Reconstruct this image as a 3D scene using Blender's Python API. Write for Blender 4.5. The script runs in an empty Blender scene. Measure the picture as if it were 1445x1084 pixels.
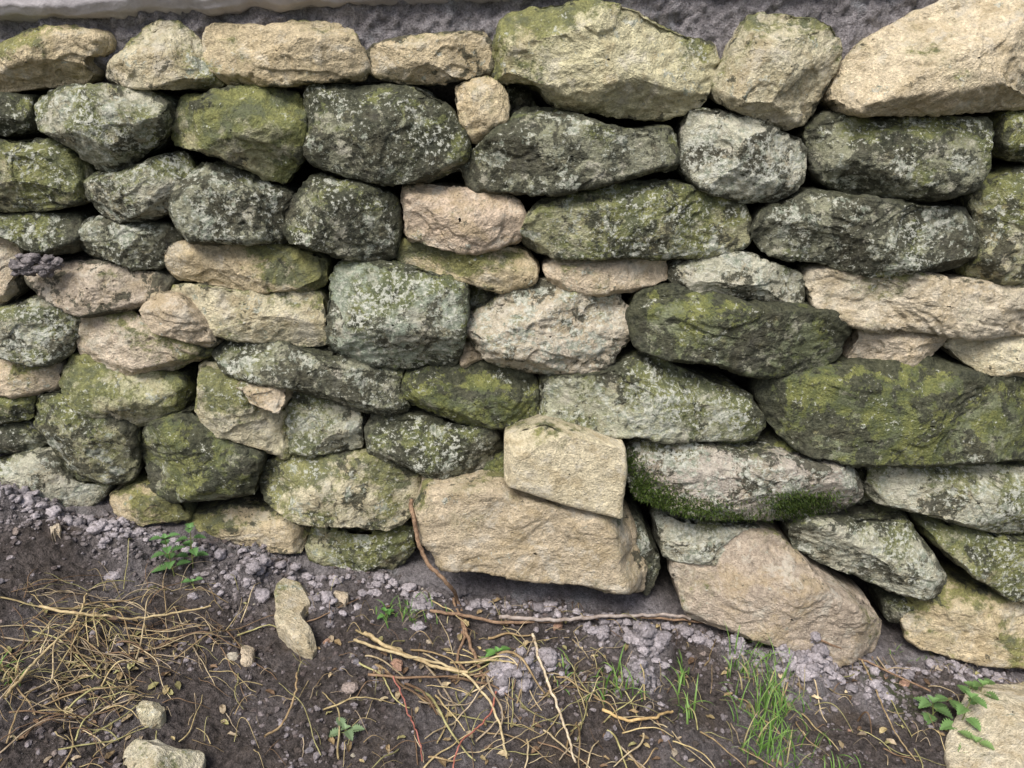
import bpy, math, random, time
import numpy as np
from mathutils import Vector
from mathutils.bvhtree import BVHTree
T0=time.time()
def tick(s): print("T %s %.1f"%(s,time.time()-T0))
random.seed(7); rng=np.random.default_rng(7)
scene=bpy.context.scene
# ---------------------------------------------------------------- camera
FPX=1091.0; PITCH=math.radians(20); C=np.array([0.0,-1.30,0.90])
F=np.array([0,math.cos(PITCH),-math.sin(PITCH)]); R=np.array([1.0,0,0]); U=np.array([0,math.sin(PITCH),math.cos(PITCH)])
cd=bpy.data.cameras.new("camera"); cam=bpy.data.objects.new("camera",cd); scene.collection.objects.link(cam)
cam.location=C; cam.rotation_euler=(math.radians(90)-PITCH,0,0)
cd.sensor_fit='HORIZONTAL'; cd.angle=2*math.atan(722.5/FPX); cd.clip_start=0.02; cd.clip_end=2000
scene.camera=cam
def ray(u,v):
    u=np.asarray(u,float); v=np.asarray(v,float)
    return F+R*((u-722.5)/FPX)[...,None]+U*((542-v)/FPX)[...,None]
def wallpt(u,v,y0):
    d=ray(u,v); t=(y0-C[1])/d[...,1]
    return C+d*t[...,None]
# ---------------------------------------------------------------- noise
def _h(ix,iy,iz,s):
    h=ix*np.uint32(374761393)+iy*np.uint32(668265263)+iz*np.uint32(2246822519)+np.uint32((s*3266489917+12345)&0xffffffff)
    h^=h>>np.uint32(13); h*=np.uint32(1274126177); h^=h>>np.uint32(16); h*=np.uint32(2654435769); h^=h>>np.uint32(15)
    return h
def perlin(x,y,z,s=0):
    x,y,z=[np.asarray(a,np.float32) for a in (x,y,z)]
    x0=np.floor(x);y0=np.floor(y);z0=np.floor(z)
    fx=x-x0;fy=y-y0;fz=z-z0
    xi,yi,zi=[a.astype(np.int32).astype(np.uint32) for a in (x0,y0,z0)]
    f=lambda t:t*t*t*(t*(t*6-15)+10)
    u,v,w=f(fx),f(fy),f(fz); out=0
    k1=np.float32(1/511.5)
    for i in (0,1):
        for j in (0,1):
            for k in (0,1):
                h=_h(xi+np.uint32(i),yi+np.uint32(j),zi+np.uint32(k),s)
                g=((h&np.uint32(1023)).astype(np.float32)*k1-1)*(fx-i)+(((h>>np.uint32(10))&np.uint32(1023)).astype(np.float32)*k1-1)*(fy-j)+(((h>>np.uint32(20))&np.uint32(1023)).astype(np.float32)*k1-1)*(fz-k)
                out=out+g*(u if i else 1-u)*(v if j else 1-v)*(w if k else 1-w)
    return out
def fbm(x,y,z,o=4,s=0,g=0.5):
    a=1;r=0
    for i in range(o):
        r=r+a*perlin(x,y,z,s+i*17); x=x*2.03;y=y*2.03;z=z*2.03;a*=g
    return r
def worley2(x,y,s=0):
    x0=np.floor(x);y0=np.floor(y); xi=x0.astype(np.int32).astype(np.uint32); yi=y0.astype(np.int32).astype(np.uint32)
    d=np.full(x.shape,9.0);rr=np.zeros(x.shape); z=np.uint32(0)
    for i in (-1,0,1):
        for j in (-1,0,1):
            h=_h(xi+np.uint32(i&0xffffffff),yi+np.uint32(j&0xffffffff),z,s)
            px=x0+i+(h&1023)/1023.0;py=y0+j+((h>>np.uint32(10))&1023)/1023.0
            q=(px-x)**2+(py-y)**2
            m=q<d; d=np.where(m,q,d); rr=np.where(m,((h>>np.uint32(20))&1023)/1023.0,rr)
    return np.sqrt(d),rr
# ---------------------------------------------------------------- mesh helpers
def mesh_obj(name,verts,faces,mat,parent=None,attrs=None,smooth=True,origin=None,sharp=None):
    verts=np.asarray(verts,float)
    me=bpy.data.meshes.new(name)
    o=np.zeros(3) if origin is None else np.asarray(origin,float)
    if isinstance(faces,np.ndarray):
        nf,k=faces.shape; me.vertices.add(len(verts)); me.vertices.foreach_set("co",(verts-o).astype(np.float32).ravel())
        me.loops.add(nf*k); me.loops.foreach_set("vertex_index",faces.astype(np.int32).ravel())
        me.polygons.add(nf); me.polygons.foreach_set("loop_start",np.arange(0,nf*k,k,dtype=np.int32))
        me.update(calc_edges=True)
    else: me.from_pydata((verts-o).tolist(),[],faces)
    me.polygons.foreach_set("use_smooth",[bool(smooth)]*len(me.polygons))
    if attrs:
        for k,a in attrs.items():
            at=me.color_attributes.new(name=k,type='FLOAT_COLOR',domain='POINT')
            aa=np.ones((len(verts),4),np.float32); aa[:,:a.shape[1]]=a
            at.data.foreach_set("color",aa.ravel())
    me.update()
    if mat: me.materials.append(mat)
    ob=bpy.data.objects.new(name,me); scene.collection.objects.link(ob); ob.location=o
    if parent: ob.parent=parent
    return ob
def empty(name):
    e=bpy.data.objects.new(name,None); scene.collection.objects.link(e); e.empty_display_size=0.1; return e
# ---------------------------------------------------------------- material helpers
class NT:
    def __init__(s,name):
        s.m=bpy.data.materials.new(name); s.m.use_nodes=True; s.t=s.m.node_tree; s.t.nodes.clear()
        s.out=s.n('ShaderNodeOutputMaterial'); s.b=s.n('ShaderNodeBsdfPrincipled')
        s.l(s.b.outputs[0],s.out.inputs[0]); s.pos=s.n('ShaderNodeNewGeometry')
        s.b.inputs['Specular IOR Level'].default_value=0.25
    def n(s,t): return s.t.nodes.new(t)
    def l(s,a,b): s.t.links.new(a,b)
    def setin(s,inp,v):
        if isinstance(v,(int,float)): inp.default_value=v
        elif isinstance(v,tuple): inp.default_value=v if len(v)==len(inp.default_value) else (*v,1)
        else: s.l(v,inp)
    def math(s,op,a,b=0.0,c=0.0,clamp=False):
        n=s.n('ShaderNodeMath'); n.operation=op; n.use_clamp=clamp
        s.setin(n.inputs[0],a);s.setin(n.inputs[1],b);s.setin(n.inputs[2],c); return n.outputs[0]
    def noise(s,scale,detail=5,rough=0.6,off=0.0,dist=0.0):
        n=s.n('ShaderNodeTexNoise'); n.inputs['Scale'].default_value=scale; n.inputs['Detail'].default_value=detail
        n.inputs['Roughness'].default_value=rough; n.inputs['Distortion'].default_value=dist
        a=s.n('ShaderNodeVectorMath'); a.operation='ADD'; s.l(s.pos.outputs['Position'],a.inputs[0]); a.inputs[1].default_value=(off,off*1.7,-off)
        s.l(a.outputs[0],n.inputs['Vector']); return n.outputs['Fac']
    def rng(s,v,a,b,c=0.0,d=1.0):
        n=s.n('ShaderNodeMapRange'); s.setin(n.inputs['Value'],v)
        for i,x in zip(('From Min','From Max','To Min','To Max'),(a,b,c,d)): s.setin(n.inputs[i],x)
        return n.outputs['Result']
    def wsum(s,*tw):
        r=None
        for v,w in tw:
            r=s.math('MULTIPLY',v,w) if r is None else s.math('MULTIPLY_ADD',v,w,r)
        return r
    def mix(s,f,a,b,mode='MIX'):
        n=s.n('ShaderNodeMix'); n.data_type='RGBA'; n.blend_type=mode
        s.setin(n.inputs[0],f); s.setin(n.inputs[6],a); s.setin(n.inputs[7],b); return n.outputs[2]
    def grey(s,v):
        n=s.n('ShaderNodeCombineColor'); [s.l(v,n.inputs[i]) for i in range(3)]; return n.outputs[0]
    def attr(s,name):
        n=s.n('ShaderNodeAttribute'); n.attribute_name=name; return n
    def sep(s,v):
        n=s.n('ShaderNodeSeparateColor'); s.l(v,n.inputs[0]); return n.outputs
    def bump(s,h,strength,dist,prev=None):
        n=s.n('ShaderNodeBump'); n.inputs['Strength'].default_value=strength; n.inputs['Distance'].default_value=dist
        s.l(h,n.inputs['Height']); 
        if prev: s.l(prev,n.inputs['Normal'])
        return n.outputs[0]
def stone_material():
    t=NT("weathered_stone")
    tint=t.attr("tint").outputs['Color']; am=t.attr("mask"); mk=t.sep(am.outputs['Color'])
    moss,dark,pale=mk[0],mk[1],mk[2]; edge=am.outputs['Alpha']
    n1=t.noise(9,6,.66); n2=t.noise(48,6,.72,3.1); n3=t.noise(280,3,.7,5.5); n4=t.noise(15,7,.70,9.3,dist=.5)
    n5=t.noise(20,7,.74,13.7,dist=.4); n7=t.noise(130,4,.72,31.0); n8=t.noise(75,5,.78,41.0)
    k=t.math('MULTIPLY',t.rng(n2,.3,.7,.68,1.26),t.rng(n3,.3,.7,.72,1.30))
    k=t.math('MULTIPLY',k,t.rng(n7,.3,.7,.78,1.20))
    base=t.mix(1.0,tint,t.grey(k),'MULTIPLY')
    base=t.mix(t.rng(n4,.49,.60,0,.50),base,(0.37,0.285,0.155))
    base=t.mix(t.rng(n5,.47,.38,0,.55),base,(0.62,0.58,0.49))
    base=t.mix(t.rng(n8,.59,.67,0,.50),base,(0.16,0.145,0.11))
    nz=t.n('ShaderNodeSeparateXYZ'); t.l(t.pos.outputs['Normal'],nz.inputs[0])
    x=t.wsum((n1,1.5),(n8,.5),(moss,.62),(nz.outputs[2],.10))
    x=t.math('ADD',x,-1.0-.31+.5)
    gcol=t.mix(t.rng(n5,.42,.60),(0.052,0.070,0.024),(0.215,0.22,0.064))
    gcol=t.mix(1.0,gcol,t.grey(t.rng(n3,.3,.7,.55,1.45)),'MULTIPLY')
    col=t.mix(t.rng(x,.36,.60,0,.34),base,(0.155,0.17,0.07))
    col=t.mix(t.rng(x,.51,.60,0,.78),col,gcol)
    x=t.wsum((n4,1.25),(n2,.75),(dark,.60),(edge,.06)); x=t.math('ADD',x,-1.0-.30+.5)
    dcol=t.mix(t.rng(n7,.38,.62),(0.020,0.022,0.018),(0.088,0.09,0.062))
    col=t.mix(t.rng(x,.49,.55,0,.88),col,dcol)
    x=t.wsum((n5,1.35),(n8,.75),(pale,.55)); x=t.math('ADD',x,-1.05-.275+.5)
    pcol=t.mix(t.rng(n7,.40,.60),(0.23,0.26,0.20),(0.58,0.58,0.50))
    col=t.mix(t.rng(x,.545,.60,0,.88),col,pcol)
    x=t.wsum((n1,.8),(n7,1.4),(pale,.55)); x=t.math('ADD',x,-1.1-.275+.5)
    col=t.mix(t.rng(x,.61,.66,0,.75),col,(0.57,0.58,0.51))
    col=t.mix(t.rng(t.attr("joint").outputs['Fac'],0,1,0,.65),col,(0.045,0.042,0.034))  # soil grime on stone backs, plus painted shade that deepens the joints
    t.l(col,t.b.inputs['Base Color']); t.b.inputs['Roughness'].default_value=.8
    hb=t.wsum((n2,.65),(n7,.6),(n3,.36))
    t.l(t.bump(hb,.9,.012),t.b.inputs['Normal'])
    return t.m
def earth_material(name):
    t=NT(name)
    mk=t.sep(t.attr("mask").outputs['Color'])
    n1=t.noise(11,5,.65);n2=t.noise(80,6,.75,3.3);n3=t.noise(340,3,.7,7.7)
    soil=t.mix(t.rng(n2,.35,.65),(0.036,0.030,0.027),(0.155,0.130,0.122))
    soil=t.mix(t.rng(n1,.52,.64,0,.55),soil,(0.14,0.108,0.082))
    mort=t.mix(t.rng(n2,.32,.66),(0.17,0.157,0.165),(0.46,0.43,0.45))
    mort=t.mix(t.rng(n1,.56,.66,0,.5),mort,(0.40,0.43,0.47))
    col=t.mix(mk[0],soil,mort)
    col=t.mix(mk[2],col,(0.012,0.011,0.009))  # blackens the wall core behind the stones: gap shade painted into the colour
    col=t.mix(1.0,col,t.grey(t.rng(n3,.3,.7,.55,1.45)),'MULTIPLY')
    mx=t.rng(t.math('ADD',t.math('MULTIPLY',n2,.6),t.math('MULTIPLY',mk[1],.5)),.5,.62,0,.8)
    col=t.mix(mx,col,(0.07,0.10,0.025))
    t.l(col,t.b.inputs['Base Color']); t.l(t.rng(n1,.4,.6,.45,.85),t.b.inputs['Roughness'])
    hb=t.math('ADD',n2,t.math('MULTIPLY',n3,.4))
    t.l(t.bump(hb,1.0,.017),t.b.inputs['Normal'])
    return t.m
def simple_material(name,c1,c2,scale=60,rough=.8,bump=.4,dist=.003,spec=.25,attr=False,trans=0):
    t=NT(name); n=t.noise(scale,4,.7)
    col=t.mix(t.rng(n,.35,.65),c1,c2)
    if attr: col=t.mix(1.0,col,t.attr("tint").outputs['Color'],'MULTIPLY')
    t.l(col,t.b.inputs['Base Color']); t.b.inputs['Roughness'].default_value=rough; t.b.inputs['Specular IOR Level'].default_value=spec
    t.l(t.bump(n,bump,dist),t.b.inputs['Normal'])
    if trans:
        tr=t.n('ShaderNodeBsdfTranslucent'); t.l(col,tr.inputs[0]); ms=t.n('ShaderNodeMixShader'); ms.inputs[0].default_value=trans
        t.l(t.b.outputs[0],ms.inputs[1]);t.l(tr.outputs[0],ms.inputs[2]);t.l(ms.outputs[0],t.out.inputs[0])
    return t.m
M_STONE=stone_material(); M_EARTH=earth_material("damp_soil"); M_MORT=earth_material("rough_mortar")
M_CONC=simple_material("smooth_concrete",(0.34,0.32,0.335),(0.46,0.435,0.45),24,.85,.6,.006)
M_STRAW=simple_material("dead_stalk",(0.55,0.5,0.45),(1.1,1.1,1.1),70,.7,.5,.002,attr=True)
M_TWIG=simple_material("twig_bark",(0.13,0.08,0.05),(0.33,0.22,0.14),120,.8,.8,.003)
M_GRASS=simple_material("grass_blade",(0.75,0.75,0.75),(1,1,1),60,.5,.1,.001,attr=True,trans=.25)
M_PEB=simple_material("pebble",(0.50,0.50,0.50),(1.15,1.15,1.15),220,.85,1.0,.004,attr=True)
# ---------------------------------------------------------------- stones
PRE={'T':((.57,.475,.315),.14,.14,.20),'P':((.57,.475,.35),.10,.14,.22),'C':((.59,.535,.38),.34,.18,.34),
 'G':((.38,.37,.23),.56,.38,.38),'K':((.28,.28,.20),.42,.57,.43),'L':((.46,.45,.35),.37,.42,.50),'E':((.21,.23,.14),.62,.49,.29)}
S=[
('T',[(-40,70),(0,62),(50,36),(85,33),(110,45),(143,55),(140,72),(120,82),(125,105),(115,120),(60,122),(0,128),(-40,125)],dict(mg=(-.2,.2))),
('C',[(152,95),(178,60),(205,40),(240,30),(268,45),(290,85),(312,118),(300,125),(240,122),(190,122),(152,112)],{}),
('T',[(283,38),(300,30),(350,33),(380,42),(420,32),(470,30),(497,42),(520,98),(505,108),(430,118),(320,118),(300,100),(284,75)],{}),
('T',[(516,75),(530,60),(570,54),(620,50),(680,46),(695,65),(692,105),(680,115),(620,118),(560,118),(528,105)],dict(dark=.38,pale=.35)),
('C',[(693,100),(700,65),(715,20),(760,5),(830,0),(900,15),(960,45),(1012,62),(1017,90),(1000,150),(960,163),(880,167),(800,150),(750,122),(700,118)],dict(tint=(.58,.535,.35),moss=.36,mg=(-.25,.1),D=.085)),
('C',[(1010,115),(1040,70),(1070,18),(1110,14),(1165,22),(1195,65),(1180,110),(1150,170),(1120,178),(1060,160),(1015,140)],dict(D=.075,moss=.3)),
('T',[(1175,135),(1200,90),(1240,55),(1300,20),(1340,5),(1360,-5),(1500,-20),(1500,150),(1440,155),(1350,152),(1290,160),(1210,160)],dict(D=.085,tint=(.61,.52,.37))),
('T',[(638,122),(660,112),(695,110),(712,125),(716,160),(700,185),(675,200),(655,180),(645,150)],{}),
('K',[(-40,135),(0,133),(40,135),(42,155),(50,180),(30,190),(0,195),(-40,195)],dict(moss=.6)),
('L',[(38,155),(50,135),(100,130),(150,118),(205,125),(238,150),(232,185),(215,210),(165,240),(120,235),(85,200),(45,180)],dict(moss=.48,D=.07)),
('G',[(238,150),(250,130),(310,125),(370,125),(420,135),(428,160),(425,220),(400,262),(370,260),(340,235),(310,218),(270,212),(230,203)],dict(mg=(.25,.2),D=.07,moss=.62,dark=.28,pale=.25)),
('K',[(430,160),(435,125),(520,120),(590,125),(630,150),(665,205),(655,235),(600,258),(520,260),(450,240),(432,210)],dict(D=.07,moss=.50)),
('K',[(650,230),(690,195),(750,152),(800,155),(860,178),(955,185),(957,240),(900,250),(800,262),(700,277),(665,268)],dict(pale=.42)),
('L',[(965,200),(975,155),(1000,152),(1080,180),(1135,195),(1145,215),(1140,255),(1110,285),(1050,285),(1000,270),(965,240)],dict(moss=.12,dark=.5,pale=.58)),
('K',[(1140,185),(1180,165),(1250,168),(1330,162),(1395,172),(1410,200),(1390,240),(1370,270),(1300,285),(1200,278),(1160,250)],dict(moss=.48)),
('G',[(1415,180),(1430,155),(1500,150),(1500,235),(1440,230),(1415,215)],{}),
('G',[(-40,200),(40,197),(85,205),(110,235),(120,270),(105,288),(40,298),(-40,300)],dict(tint=(.43,.41,.27),moss=.52)),
('L',[(120,262),(130,245),(185,235),(250,215),(265,235),(245,300),(200,317),(150,312),(130,290)],dict(moss=.46)),
('K',[(243,290),(255,235),(275,228),(320,235),(400,268),(418,282),(398,300),(400,345),(340,347),(270,340),(248,325)],dict(moss=.3,pale=.48)),
('K',[(397,300),(425,270),(440,245),(520,262),(555,285),(558,320),(550,370),(520,375),(440,355),(405,340)],{}),
('P',[(570,265),(600,262),(660,270),(730,285),(738,310),(732,345),(700,353),(620,348),(572,340)],dict(tint=(.52,.42,.32))),
('G',[(733,325),(760,285),(800,268),(870,258),(960,265),(1050,290),(1060,320),(1055,350),(1020,362),(900,362),(760,362),(740,350)],dict(dark=.44,pale=.46)),
('K',[(1062,335),(1085,295),(1150,272),(1250,285),(1370,292),(1382,320),(1375,380),(1340,390),(1250,393),(1150,375),(1080,360)],dict(moss=.36,pale=.47,dark=.62)),
('G',[(1372,395),(1385,340),(1380,290),(1400,262),(1445,245),(1500,240),(1500,410),(1430,408)],dict(pale=.45)),
('K',[(-40,305),(40,303),(105,305),(112,330),(100,355),(50,355),(0,330),(-40,330)],dict(moss=.55)),
('K',[(107,345),(118,310),(180,312),(240,322),(255,345),(225,375),(180,380),(125,370)],dict(pale=.5)),
('P',[(-40,335),(20,340),(28,370),(20,410),(0,425),(-40,425)],dict(dark=.4)),
('P',[(25,385),(80,372),(150,375),(215,385),(235,400),(225,428),(180,438),(120,442),(60,420),(35,400)],dict(dark=.40,tint=(.46,.39,.31))),
('T',[(230,360),(245,342),(310,342),(400,352),(455,365),(462,395),(450,410),(390,410),(300,408),(240,398)],dict(moss=.36,mg=(.42,0))),
('T',[(558,370),(562,340),(620,345),(740,352),(757,380),(745,412),(720,412),(650,392),(580,388)],dict(moss=.46,mg=(-.2,0))),
('P',[(768,378),(790,364),(860,362),(940,365),(945,395),(900,410),(840,415),(780,405)],{}),
('L',[(945,375),(985,362),(1050,360),(1090,370),(1140,390),(1142,425),(1110,440),(1040,430),(980,420),(948,400)],dict(moss=.25,dark=.47)),
('P',[(1142,405),(1150,385),(1200,380),(1300,393),(1400,400),(1500,405),(1500,470),(1400,468),(1290,468),(1200,455),(1150,432)],dict(tint=(.59,.52,.40),strata=1)),
('L',[(-40,440),(0,440),(50,420),(105,440),(108,475),(85,505),(40,517),(0,508),(-40,500)],{}),
('P',[(200,435),(215,420),(250,425),(300,470),(300,492),(270,490),(230,475),(205,455)],dict(y0=-.028)),
('C',[(238,410),(290,405),(380,412),(445,415),(460,440),(465,480),(450,490),(380,488),(300,472),(262,445)],dict(moss=.42,pale=.38)),
('L',[(462,400),(480,378),(560,378),(630,392),(655,405),(652,490),(640,520),(580,522),(500,515),(462,495)],dict(tint=(.30,.34,.27),pale=.52,moss=.44,D=.07,cr=.9)),
('L',[(645,465),(680,440),(750,410),(790,405),(870,420),(890,440),(885,490),(850,525),(790,535),(740,525),(680,500)],dict(tint=(.54,.48,.38),moss=.18,dark=.32,strata=1)),
('E',[(892,450),(905,415),(960,412),(1080,435),(1180,440),(1200,470),(1190,510),(1150,530),(1060,530),(960,510),(900,490)],dict(dark=.55,moss=.56)),
('P',[(1198,510),(1220,462),(1290,468),(1352,472),(1320,500),(1290,520),(1220,532)],dict(tint=(.56,.48,.37))),
('C',[(1338,490),(1370,475),(1500,472),(1500,545),(1420,535),(1370,520)],dict(pale=.4)),
('C',[(100,470),(110,445),(180,440),(225,465),(295,492),(290,508),(240,528),(180,530),(105,508)],dict(moss=.46,mg=(.32,0),tint=(.58,.49,.38))),
('P',[(-40,505),(40,510),(80,515),(88,545),(60,556),(0,550),(-40,550)],{}),
('G',[(85,540),(90,508),(130,512),(250,535),(265,560),(245,595),(190,603),(120,590)],dict(tint=(.47,.45,.29),moss=.54,dark=.25)),
('K',[(295,505),(315,480),(370,478),(460,498),(540,512),(570,520),(565,545),(580,580),(560,593),(480,572),(400,545),(310,530)],dict(moss=.34,pale=.47)),
('E',[(567,545),(575,522),(640,515),(690,520),(755,535),(765,600),(750,615),(690,615),(640,590),(580,575)],{}),
('L',[(752,580),(770,535),(830,528),(930,505),(960,525),(1060,565),(1083,600),(1060,635),(980,628),(900,605),(830,615),(770,605)],dict(moss=.54,D=.07,tint=(.41,.41,.3))),
('E',[(1078,560),(1090,535),(1180,525),(1300,505),(1380,530),(1500,545),(1500,660),(1400,660),(1300,652),(1200,648),(1130,635),(1085,600)],dict(D=.08,dark=.52)),
('G',[(-40,552),(0,550),(42,557),(45,595),(0,600),(-40,600)],{}),
('G',[(45,560),(90,555),(180,600),(190,640),(180,680),(150,685),(100,680),(70,640),(45,600)],dict(moss=.48,dark=.48,pale=.42)),
('C',[(270,570),(278,520),(330,530),(350,560),(400,590),(405,640),(400,650),(340,635),(290,615)],dict(moss=.4)),
('P',[(323,550),(345,532),(400,545),(405,565),(395,588),(360,580)],dict(y0=-.034,pale=.4)),
('L',[(402,590),(410,555),(440,557),(510,582),(512,635),(490,642),(410,640)],dict(moss=.5)),
('K',[(515,610),(530,590),(600,597),(690,605),(710,640),(690,660),(650,682),(590,675),(530,655)],dict(D=.06)),
('T',[(713,621),(740,611),(770,604),(820,615),(881,630),(882,660),(877,728),(845,720),(800,708),(713,681)],dict(tint=(.69,.61,.43),cr=.95,moss=.04,dark=.03,pale=.1,y0=-.075,flat=1,D=.04,disp=.5)),
('K',[(-40,600),(30,602),(60,625),(40,637),(0,637),(-40,635)],{}),
('E',[(190,630),(200,605),(260,585),(300,610),(365,640),(365,670),(355,705),(280,717),(210,705),(188,665)],dict(D=.08,tint=(.26,.27,.19),moss=.58)),
('L',[(880,660),(885,635),(950,618),(1050,640),(1100,645),(1210,655),(1213,705),(1180,740),(1080,742),(980,735),(900,705)],dict(tint=(.47,.42,.36),moss=.25,pale=.55,dark=.44,D=.08,tag='mossy')),
('L',[(1222,690),(1235,645),(1300,650),(1400,662),(1500,668),(1500,755),(1400,752),(1300,730),(1240,715)],dict(moss=.5)),
('L',[(-40,660),(40,640),(70,645),(110,685),(150,690),(130,715),(100,733),(50,715),(0,685),(-40,690)],{}),
('C',[(360,680),(380,655),(450,645),(530,650),(590,680),(585,725),(560,745),(500,752),(430,735),(375,710)],dict(moss=.42,dark=.38,D=.07)),
('T',[(148,700),(190,685),(250,712),(265,735),(240,745),(165,730)],dict(moss=.4)),
('T',[(255,735),(330,718),(400,722),(435,745),(432,777),(370,782),(310,772),(265,758)],dict(moss=.46,dark=.38)),
('G',[(430,775),(440,748),(520,758),(580,745),(587,780),(560,805),(510,818),(450,808)],dict(pale=.45)),
('T',[(590,710),(600,682),(680,680),(780,704),(870,728),(892,745),(915,850),(860,845),(780,832),(690,820),(620,790),(595,750)],dict(tint=(.52,.435,.31),cr=.9,D=.08,y0=-.02,flat=1,strata=1,moss=.12,under=1)),
('L',[(925,730),(1000,745),(1080,750),(1060,775),(990,803),(940,790)],dict(pale=.6,moss=.35)),
('T',[(958,805),(975,790),(1060,765),(1110,770),(1170,830),(1240,865),(1257,895),(1240,940),(1200,935),(1130,905),(1040,885),(970,880)],dict(tint=(.45,.375,.295),D=.10,y0=-.01,moss=.1)),
('L',[(1117,750),(1150,738),(1230,740),(1290,740),(1320,790),(1338,820),(1320,845),(1290,850),(1220,820),(1160,800),(1120,780)],dict(dark=.49)),
('G',[(1300,740),(1400,757),(1500,760),(1500,850),(1420,845),(1350,800)],dict(pale=.45)),
('T',[(1275,870),(1340,830),(1420,850),(1500,860),(1500,945),(1400,930),(1290,910)],dict(moss=.42)),
('K',[(700,120),(740,118),(760,150),(735,165),(712,160)],dict(y0=.05)),
('K',[(650,400),(760,395),(770,425),(700,440),(655,440)],dict(y0=.05)),
('P',[(650,480),(680,490),(675,520),(655,520)],dict(y0=.02)),
('K',[(868,730),(905,735),(935,800),(915,850),(890,820)],dict(y0=-.0)),
('E',[(1060,640),(1110,625),(1150,650),(1100,665)],dict(y0=.01)),
('K',[(1250,850),(1300,850),(1290,880),(1255,880)],dict(y0=.02)),
('K',[(1210,650),(1235,650),(1230,700),(1212,720)],dict(y0=.05)),
('E',[(690,640),(720,620),(720,690),(690,700),(600,690),(640,675)],dict(y0=.01,moss=.7)),
]
def fill(x0,x1,ytop,ybot):
    y=ytop; r=random.Random(int(x0))
    while y<ybot:
        h=r.uniform(60,100); x=x0
        while x<x1-30:
            w=min(r.uniform(110,240),x1-x)
            if x1-x-w<60: w=x1-x
            j=lambda a:r.uniform(-a,a)
            a,b,c,d=x+3,x+w-3,y+2,y+h-2
            S.append((r.choice('TCGKLEPKL'),[(a+j(4),c+h*.45+j(8)),(a+j(4)+8,c+10+j(6)),(a+w*.3,c+j(5)),(a+w*.7,c+j(6)),(b-8+j(6),c+9+j(6)),(b+j(3),c+h*.5+j(10)),(b-8,d-8+j(6)),(a+w*.6,d+j(5)),(a+w*.25,d+j(4)),(a+8+j(5),d-8+j(5))],dict(lo=1)))
            x+=w
        y+=h
fill(-520,-42,30,690); fill(1502,1960,-10,960)
def chaikin(p,n,c=.80):
    for _ in range(n):
        q=[]
        for i in range(len(p)):
            a=p[i];b=p[(i+1)%len(p)]; q+=[a*c+b*(1-c),a*(1-c)+b*c]
        p=np.array(q)
    return p
def resample(p,N):
    q=np.vstack([p,p[:1]]); d=np.r_[0,np.cumsum(np.linalg.norm(np.diff(q,axis=0),axis=1))]
    s=np.linspace(0,d[-1],N,endpoint=False); return np.stack([np.interp(s,d,q[:,0]),np.interp(s,d,q[:,1])],1)
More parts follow.
